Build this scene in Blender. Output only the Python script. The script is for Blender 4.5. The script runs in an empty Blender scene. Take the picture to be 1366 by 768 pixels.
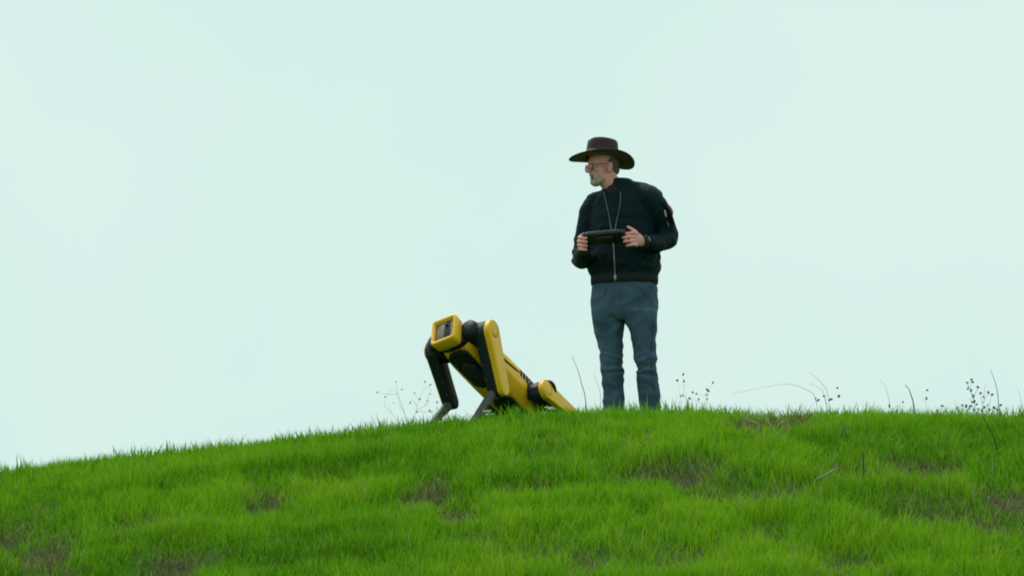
import bpy, bmesh, math, random
import numpy as np
from mathutils import Vector, Matrix, noise
from mathutils.bvhtree import BVHTree

# ------------------------------------------------------------------ camera, sky, sun, exposure
scene = bpy.context.scene
COL = scene.collection
R = math.radians
FPX, PITCH = 6600.0, R(8.4)                       # focal length in photo pixels, upward tilt
CAM = Vector((0, 0, 1.6))
cd = bpy.data.cameras.new('camera'); cam = bpy.data.objects.new('camera', cd); COL.objects.link(cam)
cam.location = CAM; cam.rotation_euler = (R(90) + PITCH, 0, 0)
cd.sensor_fit = 'HORIZONTAL'; cd.sensor_width = 36; cd.lens = FPX / 1366 * 36
cd.clip_start = 0.1; cd.clip_end = 20000
cd.dof.use_dof = True; cd.dof.focus_distance = 29.3; cd.dof.aperture_fstop = 11
scene.camera = cam

SUN_EL, SUN_AZ = R(62), R(-35)                    # azimuth from +Y, clockwise seen from above
world = bpy.data.worlds.new('World'); scene.world = world; world.use_nodes = True
wn, wl = world.node_tree.nodes, world.node_tree.links; wn.clear()
wo = wn.new('ShaderNodeOutputWorld'); bg = wn.new('ShaderNodeBackground'); bg.inputs['Strength'].default_value = 0.10
sky = wn.new('ShaderNodeTexSky'); sky.sky_type = 'NISHITA'; sky.sun_disc = False
sky.sun_elevation = SUN_EL; sky.sun_rotation = SUN_AZ
# an even cloud deck covers the clear sky: pale mint-white, with very soft mottling
tc = wn.new('ShaderNodeTexCoord'); nz = wn.new('ShaderNodeTexNoise'); nz.inputs['Scale'].default_value = 9; nz.inputs['Detail'].default_value = 3
ramp = wn.new('ShaderNodeValToRGB')
ramp.color_ramp.elements[0].position = .30; ramp.color_ramp.elements[0].color = (4.36, 6.0, 5.55, 1)
ramp.color_ramp.elements[1].position = .72; ramp.color_ramp.elements[1].color = (5.05, 6.28, 5.92, 1)
mix = wn.new('ShaderNodeMix'); mix.data_type = 'RGBA'; mix.inputs[0].default_value = .97
wl.new(tc.outputs['Generated'], nz.inputs['Vector']); wl.new(nz.outputs['Fac'], ramp.inputs['Fac'])
wl.new(sky.outputs['Color'], mix.inputs[6]); wl.new(ramp.outputs['Color'], mix.inputs[7])
wl.new(mix.outputs[2], bg.inputs['Color']); wl.new(bg.outputs['Background'], wo.inputs['Surface'])
sd = bpy.data.lights.new('sun', 'SUN'); sd.energy = 1.5; sd.angle = R(25); sd.color = (1, .97, .92)
sun = bpy.data.objects.new('sun', sd); COL.objects.link(sun)
sv = Vector((math.sin(SUN_AZ) * math.cos(SUN_EL), math.cos(SUN_AZ) * math.cos(SUN_EL), math.sin(SUN_EL)))
sun.rotation_euler = sv.to_track_quat('Z', 'Y').to_euler(); sun.location = (0, 20, 40)
vs = scene.view_settings; vs.view_transform = 'Standard'; vs.look = 'None'; vs.exposure = 0.5; vs.gamma = 1
scene.cycles.filter_width = 1.9

# ------------------------------------------------------------------ helpers
rnd = random.Random(7)
rng = np.random.default_rng(7)
FW = Vector((0, math.cos(PITCH), math.sin(PITCH))); UPV = Vector((0, -math.sin(PITCH), math.cos(PITCH)))
def P(px, py, Y):
    """world point seen at a photo pixel, at ground distance Y"""
    r = FW + Vector((1, 0, 0)) * ((px - 683) / FPX) - UPV * ((py - 384) / FPX)
    return CAM + r * (Y / r.y)

def material(name, color, rough=.6, color2=None, scale=20, detail=4, metal=0, spec=.5, bump=0, bscale=None, sheen=0, coat=0, stretch=None):
    m = bpy.data.materials.new(name); m.use_nodes = True
    n, l = m.node_tree.nodes, m.node_tree.links
    b = n['Principled BSDF']; b.inputs['Roughness'].default_value = rough; b.inputs['Metallic'].default_value = metal
    b.inputs['Specular IOR Level'].default_value = spec
    if sheen: b.inputs['Sheen Weight'].default_value = sheen; b.inputs['Sheen Roughness'].default_value = .5
    if coat: b.inputs['Coat Weight'].default_value = coat
    t = n.new('ShaderNodeTexCoord'); vec = t.outputs['Object']
    if stretch:
        mp = n.new('ShaderNodeMapping'); mp.inputs['Scale'].default_value = stretch; l.new(vec, mp.inputs['Vector']); vec = mp.outputs['Vector']
    x = n.new('ShaderNodeTexNoise'); x.inputs['Scale'].default_value = scale; x.inputs['Detail'].default_value = detail
    l.new(vec, x.inputs['Vector'])
    r = n.new('ShaderNodeValToRGB'); r.color_ramp.elements[0].position = .3; r.color_ramp.elements[1].position = .7
    c2 = color2 or tuple(c * .75 for c in color)
    r.color_ramp.elements[0].color = (*c2, 1); r.color_ramp.elements[1].color = (*color, 1)
    l.new(x.outputs['Fac'], r.inputs['Fac']); l.new(r.outputs['Color'], b.inputs['Base Color'])
    if bump:
        y = n.new('ShaderNodeTexNoise'); y.inputs['Scale'].default_value = bscale or scale * 4; y.inputs['Detail'].default_value = 4
        l.new(vec, y.inputs['Vector'])
        bp = n.new('ShaderNodeBump'); bp.inputs['Strength'].default_value = bump; bp.inputs['Distance'].default_value = .01
        l.new(y.outputs['Fac'], bp.inputs['Height']); l.new(bp.outputs['Normal'], b.inputs['Normal'])
    return m

def tag(o, label=None, cat=None, group=None, kind=None):
    if label: o['label'] = label
    if cat: o['category'] = cat
    if group: o['group'] = group
    if kind: o['kind'] = kind
    return o
def empty(name, loc):
    e = bpy.data.objects.new(name, None); COL.objects.link(e); e.location = loc; e.empty_display_size = .1
    return e
BASE = Vector((0, 0, 0))                           # meshes are modelled in world space and stored relative to BASE
def link(name, me, mat, parent=None, smooth=True):
    if smooth: me.polygons.foreach_set('use_smooth', [True] * len(me.polygons))
    me.materials.clear(); me.materials.append(mat); me.name = name
    o = bpy.data.objects.new(name, me); COL.objects.link(o)
    if parent: o.parent = parent
    return o
def obj(name, bm, mat, parent=None, smooth=True, base=None):
    b = BASE if base is None else base
    bmesh.ops.recalc_face_normals(bm, faces=bm.faces)
    me = bpy.data.meshes.new(name)
    for v in bm.verts: v.co -= b
    bm.to_mesh(me); bm.free()
    return link(name, me, mat, parent, smooth)

def ring(c, u, v, ru, rv, n=24, e=2.0):
    pts = []
    for i in range(n):
        a = 2 * math.pi * i / n; ca, sa = math.cos(a), math.sin(a)
        pts.append(c + u * (ru * math.copysign(abs(ca) ** (2 / e), ca)) + v * (rv * math.copysign(abs(sa) ** (2 / e), sa)))
    return pts
def loft(bm, rings, cap=True):
    rs = [[bm.verts.new(p) for p in r] for r in rings]; n = len(rs[0])
    for a, b in zip(rs, rs[1:]):
        for i in range(n): bm.faces.new((a[i], a[(i + 1) % n], b[(i + 1) % n], b[i]))
    if cap: bm.faces.new(rs[0][::-1]); bm.faces.new(rs[-1])
def catmull(pts, k=6):
    out = []
    P_ = [pts[0]] + list(pts) + [pts[-1]]
    for i in range(1, len(P_) - 2):
        p0, p1, p2, p3 = P_[i - 1:i + 3]
        for j in range(k):
            t = j / k
            out.append(tuple(.5 * (2 * b + (c - a) * t + (2 * a - 5 * b + 4 * c - d) * t * t + (3 * b - a - 3 * c + d) * t ** 3) for a, b, c, d in zip(p0, p1, p2, p3)))
    out.append(tuple(pts[-1])); return out
def tube(bm, pts, radii, n=10, k=5, flat=1.0, side=None, roundcap=True):
    """smooth tapered tube through points"""
    q = catmull([(*p, r) for p, r in zip(pts, radii)], k) if len(pts) > 2 else [(*p, r) for p, r in zip(pts, radii)]
    c = [Vector(x[:3]) for x in q]; rr = [x[3] for x in q]
    t0 = (c[1] - c[0]).normalized()
    u = (Vector(side) if side else t0.orthogonal()); u = (u - t0 * u.dot(t0)).normalized()
    rings = []
    for i in range(len(c)):
        t = (c[min(i + 1, len(c) - 1)] - c[max(i - 1, 0)]).normalized()
        u = (u - t * u.dot(t)).normalized(); v = t.cross(u)
        if i == 0 and roundcap:
            for s in (.95, .6): rings.append(ring(c[0] - t * rr[0] * s * .8, u, v, rr[0] * math.sqrt(1 - s * s), rr[0] * flat * math.sqrt(1 - s * s), n))
        rings.append(ring(c[i], u, v, rr[i], rr[i] * flat, n))
        if i == len(c) - 1 and roundcap:
            for s in (.6, .95): rings.append(ring(c[i] + t * rr[i] * s * .8, u, v, rr[i] * math.sqrt(1 - s * s), rr[i] * flat * math.sqrt(1 - s * s), n))
    loft(bm, rings)
def ellipsoid(bm, c, ax, r, n=20):
    """ax: three axis vectors"""
    rings = []
    for i in range(1, n // 2):
        a = math.pi * i / (n // 2)
        rings.append(ring(c - ax[2] * r[2] * math.cos(a), ax[0], ax[1], r[0] * math.sin(a), r[1] * math.sin(a), n))
    loft(bm, rings)
XYZ = (Vector((1, 0, 0)), Vector((0, 1, 0)), Vector((0, 0, 1)))
def box(bm, c, ax, h, bevel=0, seg=2):
    b = bmesh.new(); bmesh.ops.create_cube(b, size=2)
    for v in b.verts: v.co = Vector((v.co.x * h[0], v.co.y * h[1], v.co.z * h[2]))
    if bevel: bmesh.ops.bevel(b, geom=b.edges[:], offset=bevel, segments=seg, affect='EDGES', profile=.5)
    idx = {}
    for v in b.verts: idx[v.index] = bm.verts.new(c + ax[0] * v.co.x + ax[1] * v.co.y + ax[2] * v.co.z)
    for f in b.faces: bm.faces.new([idx[v.index] for v in f.verts])
    b.free()
def prism(bm, outline, c, ax, half, bevel=0, seg=2):
    """outline in (ax0, ax1), extruded +-half along ax2, edges bevelled"""
    b = bmesh.new()
    lo = [b.verts.new((x, y, -half)) for x, y in outline]; hi = [b.verts.new((x, y, half)) for x, y in outline]
    b.faces.new(lo[::-1]); b.faces.new(hi)
    n = len(lo)
    for i in range(n): b.faces.new((lo[i], lo[(i + 1) % n], hi[(i + 1) % n], hi[i]))
    bmesh.ops.recalc_face_normals(b, faces=b.faces)
    if bevel: bmesh.ops.bevel(b, geom=[e for e in b.edges], offset=bevel, segments=seg, affect='EDGES', profile=.5, clamp_overlap=True)
    b.verts.index_update(); idx = {}
    for v in b.verts: idx[v.index] = bm.verts.new(c + ax[0] * v.co.x + ax[1] * v.co.y + ax[2] * v.co.z)
    for f in b.faces: bm.faces.new([idx[v.index] for v in f.verts])
    b.free()
def remesh(bm, voxel, smooth=3, base=None, factor=.5):
    """one continuous skin around overlapping closed shapes"""
    b = BASE if base is None else base
    bmesh.ops.recalc_face_normals(bm, faces=bm.faces)
    me = bpy.data.meshes.new('tmp')
    for v in bm.verts: v.co -= b
    bm.to_mesh(me); bm.free()
    o = bpy.data.objects.new('tmp', me); COL.objects.link(o)
    m = o.modifiers.new('r', 'REMESH'); m.mode = 'VOXEL'; m.voxel_size = voxel
    if smooth: s = o.modifiers.new('s', 'SMOOTH'); s.iterations = smooth; s.factor = factor
    dg = bpy.context.evaluated_depsgraph_get()
    out = bpy.data.meshes.new_from_object(o.evaluated_get(dg))
    bpy.data.objects.remove(o); bpy.data.meshes.remove(me)
    return out
def sculpt(me, fn):
    """move each vertex by fn(position, normal)"""
    ns = [v.normal.copy() for v in me.vertices]
    for v, n in zip(me.vertices, ns): v.co += fn(v.co, n)
    me.update()

def vnoise(x, y, seed=0):
    """value noise, vectorised, 0..1"""
    x = np.asarray(x, float); y = np.asarray(y, float)
    xi = np.floor(x).astype(np.int64); yi = np.floor(y).astype(np.int64); fx = x - xi; fy = y - yi
    fx = fx * fx * (3 - 2 * fx); fy = fy * fy * (3 - 2 * fy)
    def h(a, b):
        n = (a * 374761393 + b * 668265263 + seed * 974634777) & 0x7fffffff
        n = ((n ^ (n >> 13)) * 1274126177) & 0x7fffffff
        return ((n ^ (n >> 16)) & 0xffff) / 65535.0
    return (h(xi, yi) * (1 - fx) + h(xi + 1, yi) * fx) * (1 - fy) + (h(xi, yi + 1) * (1 - fx) + h(xi + 1, yi + 1) * fx) * fy
def fbm(x, y, seed=0, o=3):
    s = 0; a = .5; t = 0
    for i in range(o): s = s + a * vnoise(x * 2 ** i, y * 2 ** i, seed + i * 17); t += a; a *= .5
    return s / t

# ------------------------------------------------------------------ the hill
ys = np.arange(-40, 400, .05)
sl = np.interp(ys, [-40, 4, 8, 12, 20, 24, 25.2, 27, 28.3, 29.2, 30.2, 33, 40, 60, 120, 400], [0, 0, .08, .17, .25, .37, .36, .215, .119, .06, 0, -.10, -.25, -.2, -.05, 0])
prof = np.cumsum(sl) * .05; prof += 4.975 - np.interp(28.3, ys, prof)
gx = np.arange(-60, 60, .1)
gt = np.interp(gx, [-60, -20, -8, -4.5, -2.95, -2.0, -1.1, -.2, .4, 1.2, 3.0, 5, 10, 30, 60], [-6, -4.2, -1.5, -.62, -.335, -.215, -.115, -.035, .008, .012, -.012, -.09, -.5, -2.5, -4])
kr = np.exp(-np.linspace(-2, 2, 11) ** 2); kr /= kr.sum(); gt = np.convolve(np.pad(gt, 5, 'edge'), kr, 'valid')
def base_height(x, y):
    w = np.clip((y - 5) / 20, 0, 1)                                  # the hill fades into flat ground at its foot
    return np.interp(y, ys, prof) + np.interp(x, gx, gt) * w
def solve(px, py, h=0.0):
    """where the line of sight through a photo pixel meets the slope"""
    for Y in np.arange(20, 29.4, .02):
        p = P(px, py, Y)
        if p.z - h <= base_height(p.x, p.y): return p.x, p.y
    return P(px, py, 28.4).x, 28.4
# hollows and little cattle terraces: pixel centre, half-width, depth radius, strength
HOLLOWS = [(1025, 566, 50, .30, .07, 1.0), (893, 630, 62, .16, .06, .95), (825, 640, 28, .14, .04, .7), (1150, 636, 52, .16, .05, .7), (1235, 628, 48, .16, .06, .9),
           (1010, 662, 80, .18, .07, .85), (940, 655, 40, .15, .05, .6), (1250, 688, 75, .17, .07, .95), (1345, 668, 40, .2, .06, .9), (1320, 700, 50, .15, .05, .7),
           (572, 656, 30, .22, .06, .9), (605, 690, 26, .14, .05, .9), (530, 692, 40, .12, .03, .5), (360, 668, 28, .16, .05, .8), (700, 750, 60, .12, .03, .5), (790, 752, 40, .14, .05, .7),
           (60, 748, 48, .2, .06, .9), (10, 722, 26, .22, .06, .9), (235, 762, 48, .2, .07, .95), (175, 712, 52, .14, .04, .7), (205, 712, 20, .12, .04, .6), (60, 690, 34, .14, .03, .5), (15, 648, 30, .14, .04, .6),
           (420, 650, 50, .14, .03, .5), (100, 640, 40, .12, .02, .4), (1130, 748, 60, .14, .04, .6), (900, 755, 40, .14, .04, .6), (1180, 600, 40, .12, .03, .4), (690, 622, 30, .12, .03, .4),
           (1300, 590, 40, .12, .03, .4), (850, 600, 40, .14, .03, .4), (270, 620, 30, .1, .02, .4)]
HW = [(*solve(a, b), c / 225, d * 1.9, e, f) for a, b, c, d, e, f in HOLLOWS]
r2 = random.Random(11)
for _ in range(90):                                                  # many small thin spots
    HW.append((r2.uniform(-4, 4), r2.uniform(23.2, 28.0), r2.uniform(.05, .26), r2.uniform(.08, .26), r2.uniform(.01, .03), r2.uniform(.25, .62)))
def hollow(x, y):
    s = np.zeros(np.broadcast(x, y).shape); d = s.copy()
    wx = x + .12 * (fbm(x * 3, y * 3, 5) - .5); wy = y + .35 * (fbm(x * 2.3, y * 3, 9) - .5)
    for cx, cy, rx, ry, dep, st in HW:
        g = np.exp(-(((wx - cx) / rx) ** 2 + ((wy - cy) / ry) ** 2) ** 1.3)
        d = np.maximum(d, dep * g); s = np.maximum(s, st * g)
    return s, d
def height(x, y):
    x = np.asarray(x, float); y = np.asarray(y, float)
    near = np.exp(-((x / 14) ** 2)) * np.exp(-(((y - 26) / 12) ** 2))
    z = base_height(x, y) + near * (.06 * (fbm(x * .8, y * 1.1, 3) - .5) * np.clip((28.6 - y) / 2, .25, 1) + .05 * (fbm(x * 3.1, y * 3.7, 21) - .5))
    step = fbm(x * .45 + 9, y * 2.1, 33, 2)                              # faint contour-following terracettes
    z = z + near * .032 * np.sin(step * 14) * np.clip((28.2 - y) / 1.5, 0, 1)
    return z - hollow(x, y)[1] * near
def solve_full(px, py, h=0.0):
    Ys = np.arange(20, 29.6, .02); q = np.array([P(px, py, y_) for y_ in Ys]); hit = np.nonzero(q[:, 2] - h <= height(q[:, 0], q[:, 1]))[0]
    i = hit[0] if len(hit) else -60
    return q[i, 0], q[i, 1]
def hz(x, y): return float(height(np.array([x]), np.array([y]))[0])

def axis(a, b, fine, far):
    core = np.arange(a, b + 1e-6, fine); lo = [a]; hi = [b]; s = fine
    while lo[-1] > -far: s *= 1.25; lo.append(lo[-1] - s)
    s = fine
    while hi[-1] < far: s *= 1.25; hi.append(hi[-1] + s)
    return np.array(lo[:0:-1] + list(core) + hi[1:])
ax_, ay_ = axis(-6, 6, .05, 4000), axis(19, 33, .05, 4000)
X, Y = np.meshgrid(ax_, ay_); Z = height(np.clip(X, -59, 59), np.clip(Y, -39, 399))
nx, ny = len(ax_), len(ay_)
me = bpy.data.meshes.new('hillside')
idx = np.arange(nx * ny).reshape(ny, nx)
quads = np.stack([idx[:-1, :-1], idx[:-1, 1:], idx[1:, 1:], idx[1:, :-1]], -1).reshape(-1, 4)
me.vertices.add(nx * ny); me.vertices.foreach_set('co', np.stack([X, Y, Z], -1).ravel())
me.loops.add(quads.size); me.loops.foreach_set('vertex_index', quads.ravel().astype(np.int32))
me.polygons.add(len(quads)); me.polygons.foreach_set('loop_start', np.arange(0, quads.size, 4, dtype=np.int32))
me.update(); me.validate()
hs = hollow(X, Y)[0]
at = me.attributes.new('bare', 'FLOAT', 'POINT'); at.data.foreach_set('value', hs.ravel().astype(np.float32))
mg = bpy.data.materials.new('turf_soil'); mg.use_nodes = True
n, l = mg.node_tree.nodes, mg.node_tree.links; b = n['Principled BSDF']; b.inputs['Roughness'].default_value = .95; b.inputs['Specular IOR Level'].default_value = .1
t = n.new('ShaderNodeTexCoord'); x1 = n.new('ShaderNodeTexNoise'); x1.inputs['Scale'].default_value = 14; x1.inputs['Detail'].default_value = 8; l.new(t.outputs['Object'], x1.inputs['Vector'])
r1 = n.new('ShaderNodeValToRGB'); r1.color_ramp.elements[0].color = (.04, .10, .008, 1); r1.color_ramp.elements[1].color = (.08, .19, .012, 1); l.new(x1.outputs['Fac'], r1.inputs['Fac'])
r2 = n.new('ShaderNodeValToRGB'); r2.color_ramp.elements[0].color = (.042, .045, .022, 1); r2.color_ramp.elements[1].color = (.11, .115, .055, 1); l.new(x1.outputs['Fac'], r2.inputs['Fac'])
a1 = n.new('ShaderNodeAttribute'); a1.attribute_name = 'bare'
mx = n.new('ShaderNodeMix'); mx.data_type = 'RGBA'; l.new(a1.outputs['Fac'], mx.inputs[0]); l.new(r1.outputs['Color'], mx.inputs[6]); l.new(r2.outputs['Color'], mx.inputs[7]); l.new(mx.outputs[2], b.inputs['Base Color'])
bp = n.new('ShaderNodeBump'); bp.inputs['Strength'].default_value = .8; bp.inputs['Distance'].default_value = .03; l.new(x1.outputs['Fac'], bp.inputs['Height']); l.new(bp.outputs['Normal'], b.inputs['Normal'])
hill = link('hillside', me, mg); tag(hill, 'rounded green hillside rising to a crest under the overcast sky', 'hill', kind='structure')

# ------------------------------------------------------------------ grass: hundreds of thousands of real blades
def leaf_material(name, stops, trans=.35, rough=.55):
    m = bpy.data.materials.new(name); m.use_nodes = True; n, l = m.node_tree.nodes, m.node_tree.links
    b = n['Principled BSDF']; b.inputs['Roughness'].default_value = rough; b.inputs['Specular IOR Level'].default_value = .10
    a = n.new('ShaderNodeAttribute'); a.attribute_name = 'tint'
    r = n.new('ShaderNodeValToRGB'); cr = r.color_ramp
    while len(cr.elements) < len(stops): cr.elements.new(.5)
    for e, (p, c) in zip(cr.elements, stops): e.position = p; e.color = (*c, 1)
    l.new(a.outputs['Fac'], r.inputs['Fac']); l.new(r.outputs['Color'], b.inputs['Base Color'])
    tr = n.new('ShaderNodeBsdfTranslucent'); l.new(r.outputs['Color'], tr.inputs['Color'])
    mx = n.new('ShaderNodeMixShader'); mx.inputs[0].default_value = trans
    l.new(b.outputs['BSDF'], mx.inputs[1]); l.new(tr.outputs['BSDF'], mx.inputs[2]); l.new(mx.outputs['Shader'], n['Material Output'].inputs['Surface'])
    return m
def blades(name, x, y, h, w, lean, tint, mat, up=0.0):
    N = len(x); z = height(x, y) - .008
    a = rng.uniform(0, 2 * np.pi, N); d = rng.uniform(0, 2 * np.pi, N)
    lx, ly = np.cos(d) * lean, np.sin(d) * lean; wx, wy = np.cos(a) * w / 2, np.sin(a) * w / 2
    tip = h * np.sqrt(np.clip(1 - (lean / np.maximum(h, 1e-4)) ** 2 * .6, .12, 1))
    V = np.zeros((N, 5, 3))
    V[:, 0] = np.stack([x - wx, y - wy, z], -1); V[:, 1] = np.stack([x + wx, y + wy, z], -1)
    V[:, 2] = np.stack([x - wx * .8 + lx * .32, y - wy * .8 + ly * .32, z + tip * .6], -1)
    V[:, 3] = np.stack([x + wx * .8 + lx * .32, y + wy * .8 + ly * .32, z + tip * .6], -1)
    V[:, 4] = np.stack([x + lx, y + ly, z + tip], -1)
    i = np.arange(N)[:, None] * 5
    li = np.concatenate([i + np.array([[0, 1, 3, 2]]), i + np.array([[2, 3, 4]])], 1).ravel().astype(np.int32)
    me = bpy.data.meshes.new(name); me.vertices.add(N * 5); me.vertices.foreach_set('co', V.ravel())
    me.loops.add(len(li)); me.loops.foreach_set('vertex_index', li)
    ls = (np.arange(N)[:, None] * 7 + np.array([[0, 4]])).ravel().astype(np.int32)
    me.polygons.add(N * 2); me.polygons.foreach_set('loop_start', ls); me.update()
    at = me.attributes.new('tint', 'FLOAT', 'POINT'); at.data.foreach_set('value', np.repeat(tint, 5).astype(np.float32))
    return link(name, me, mat, smooth=False)
def scatter(N, x0, x1, y0, y1): return rng.uniform(x0, x1, N), rng.uniform(y0, y1, N)
G1 = scatter(470000, -4.0, 4.0, 22.6, 30.4); G2 = scatter(90000, -10, 10, 17, 34)
gx_ = np.concatenate([G1[0], G2[0]]); gy_ = np.concatenate([G1[1], G2[1]])
hs = hollow(gx_, gy_)[0]
TUSS = [(*solve_full(a, b_), rx, ry, 1.4 if b_ < 600 else 1) for a, b_, rx, ry in ((1000, 578, .16, .35), (1030, 575, .20, .34), (1062, 572, .14, .3), (570, 668, .13, .22), (900, 638, .2, .14), (945, 634, .14, .14), (1230, 634, .25, .12), (865, 642, .12, .2), (70, 766, .12, .2))]
def tussock(x, y):
    s = np.zeros(len(x)); wx = x + .10 * (fbm(x * 7, y * 5, 71) - .5); wy = y + .2 * (fbm(x * 5, y * 6, 75) - .5)
    for cx, cy, rx, ry, st in TUSS: s = np.maximum(s, st * np.exp(-(((wx - cx) / rx) ** 2 + ((wy - cy) / ry) ** 2) ** 1.5))
    return s
hs = np.maximum(hs, .72 * tussock(gx_, gy_))
clump = fbm(gx_ * 6, gy_ * 6, 41); big = fbm(gx_ * 1.1, gy_ * 1.6, 55); tuft = vnoise(gx_ * 16, gy_ * 16, 61)
keep = rng.random(len(gx_)) < np.clip(1.15 - 1.35 * hs, 0.03, 1) * np.clip(.45 + 1.1 * clump, 0, 1)
gx_, gy_, hs, clump, big, tuft = (q[keep] for q in (gx_, gy_, hs, clump, big, tuft)); N = len(gx_)
crest = np.clip((gy_ - 27.4) / .8, 0, 1)
h = (.045 + .092 * clump * (.4 + 1.1 * tuft)) * rng.uniform(.6, 1.25, N) * (1 - .5 * hs) * (.85 + .5 * big) * (1 - .28 * crest)
tint = np.clip(.5 + .9 * (big - .5) + .4 * (clump - .5) + rng.normal(0, .20, N) - .12 * hs, .02, .93)
tint = np.where(rng.random(N) < .02 + .10 * hs, 1.0, tint)
m_grass = leaf_material('grass_blade', [(0, (.055, .14, .006)), (.3, (.132, .335, .007)), (.65, (.190, .450, .009)), (.93, (.33, .52, .018)), (1, (.42, .38, .16))])
g = blades('grass', gx_, gy_, h, rng.uniform(.0035, .0065, N), h * rng.uniform(.1, .75, N), tint, m_grass)
tag(g, 'short bright green spring grass covering the hillside', 'grass', kind='stuff')
# taller, broader shoots that break the crest line
sx, sy = scatter(9000, -4.2, 4.2, 27.5, 28.9); N = len(sx); h = rng.uniform(.07, .135, N) * (.6 + .8 * vnoise(sx * 5, sy * 5, 91))
g = blades('grass_shoots', sx, sy, h, rng.uniform(.007, .012, N), h * rng.uniform(.05, .5, N), np.clip(rng.normal(.4, .2, N), .02, .93), m_grass)
tag(g, 'taller broad grass shoots sticking up along the crest', 'grass', kind='stuff')
# last year's dead grass lying in the hollows
tx, ty = scatter(300000, -4.2, 4.2, 22.6, 29.0); ts = tussock(tx, ty); hs = np.maximum(hollow(tx, ty)[0], .7 * ts)
k = rng.random(len(tx)) < np.clip(hs * 1.15 - .2, 0, 1) * .62; tx, ty, ts = tx[k], ty[k], ts[k]; N = len(tx)
h = rng.uniform(.035, .10, N) * (1 + .55 * ts)
m_thatch = leaf_material('dead_grass', [(0, (.10, .105, .030)), (.5, (.21, .20, .075)), (1, (.42, .38, .18))], trans=.15, rough=.8)
g = blades('dead_grass', tx, ty, h, rng.uniform(.003, .006, N), h * rng.uniform(.4, 1.1, N), rng.random(N) ** 1.6, m_thatch)
tag(g, 'matted brown dead grass lying in the hollows of the hillside', 'dead grass', kind='stuff')

# ------------------------------------------------------------------ robot dog
m_yel = material('yellow_shell', (.97, .52, .016), .38, (.84, .43, .014), 9, spec=.45, bump=.05)
m_blk = material('black_shell', (.005, .013, .017), .5, (.012, .018, .020), 11, spec=.28, bump=.08)
m_gry = material('grey_leg_metal', (.085, .088, .09), .55, (.085, .07, .05), 18, metal=.2, bump=.1)
m_glass = material('dark_window', (.018, .018, .022), .12, (.012, .012, .015), 5, spec=.6)
m_rub = material('rubber', (.02, .02, .02), .9, (.03, .028, .025), 40, bump=.3)
m_bronze = material('smoked_bronze_window', (.24, .17, .12), .35, (.13, .10, .08), 14, spec=.5)
m_silver = material('dull_aluminium', (.30, .29, .28), .35, (.2, .2, .2), 30, metal=.8)
def robot_axes(yaw, pitch, roll):
    hd = Vector((-math.cos(yaw), -math.sin(yaw), 0)); lf = Vector((-hd.y, hd.x, 0)); up = Vector((0, 0, 1))
    f = hd * math.cos(pitch) + up * math.sin(pitch); u = -hd * math.sin(pitch) + up * math.cos(pitch)
    return f, lf * math.cos(roll) + u * math.sin(roll), -lf * math.sin(roll) + u * math.cos(roll)
Fv, Lv, Uv = robot_axes(R(50.7), R(28.6), R(17.2))
RO = P(650.8, 494.8, 28.9)
def rb(f, l, u): return RO + Fv * f + Lv * l + Uv * u
BASE = Vector((RO.x, RO.y, hz(RO.x, RO.y)))
dog = empty('robot_dog', BASE)
tag(dog, 'yellow and black four-legged robot crouching with its rear down in the grass', 'robot')
# torso: faceted hull, narrow belly, widest below the top
def section(f, w, hgt, wt, wb, du=0):
    pts = [(-wb, -hgt), (wb, -hgt), (w, -hgt * .35), (w, hgt * .45), (wt, hgt), (-wt, hgt), (-w, hgt * .45), (-w, -hgt * .35)]
    return [rb(f, a, b_ + du) for a, b_ in pts]
bm = bmesh.new()
loft(bm, [section(f, w, hh, wt, wb, du) for f, w, hh, wt, wb, du in [(-.455, .10, .06, .07, .05, .0), (-.43, .120, .088, .09, .065, 0), (-.30, .133, .104, .105, .075, 0), (-.05, .135, .105, .105, .08, 0), (.18, .132, .10, .10, .08, 0), (.31, .118, .088, .09, .07, 0), (.345, .10, .07, .075, .06, 0)]])
bmesh.ops.bevel(bm, geom=bm.edges[:], offset=.010, segments=2, affect='EDGES', profile=.5, clamp_overlap=True)
torso = obj('torso', bm, m_yel, dog)
bm = bmesh.new(); prism(bm, [(.03, -.064), (.30, -.066), (.33, -.04), (.33, .04), (.30, .066), (.03, .064), (-.01, .03), (-.01, -.03)], rb(0, 0, -.102), (Fv, Lv, Uv), .012, .006)
obj('belly_panel', bm, m_blk, torso)
bm = bmesh.new(); prism(bm, [(-.38, -.062), (-.17, -.066), (-.13, -.04), (-.13, .04), (-.17, .066), (-.38, .062), (-.42, .03), (-.42, -.03)], rb(0, 0, -.102), (Fv, Lv, Uv), .012, .006)
obj('belly_panel', bm, m_blk, torso)
bm = bmesh.new(); prism(bm, [(-.09, -.035), (.05, -.05), (.10, 0), (.05, .05), (-.09, .035), (-.11, 0)], rb(.14, 0, -.116), (Fv, Lv, Uv), .012, .006)
obj('battery_hatch', bm, m_rub, torso)
for s in (-1, 1):
    bm = bmesh.new(); box(bm, rb(-.03, s * .045, .109), (Fv, Lv, Uv), (.24, .011, .006), .003)
    obj('top_rail', bm, m_gry, torso)
    # dark seam that sweeps along the flank, and the vents behind it
    bm = bmesh.new(); tube(bm, [rb(.20, s * .132, .040), rb(.10, s * .1345, .018), rb(.02, s * .1355, .012), rb(-.08, s * .1345, .022), rb(-.13, s * .133, .032)], [.005, .0065, .0065, .0065, .005], 8)
    obj('side_seam', bm, m_blk, torso)
    for i in range(4):
        bm = bmesh.new(); box(bm, rb(-.15 - .030 * i, s * .1275, .036), (Fv, Lv, Uv), (.0125, .008, .024), .004)
        obj('vent', bm, m_blk, torso)
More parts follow.
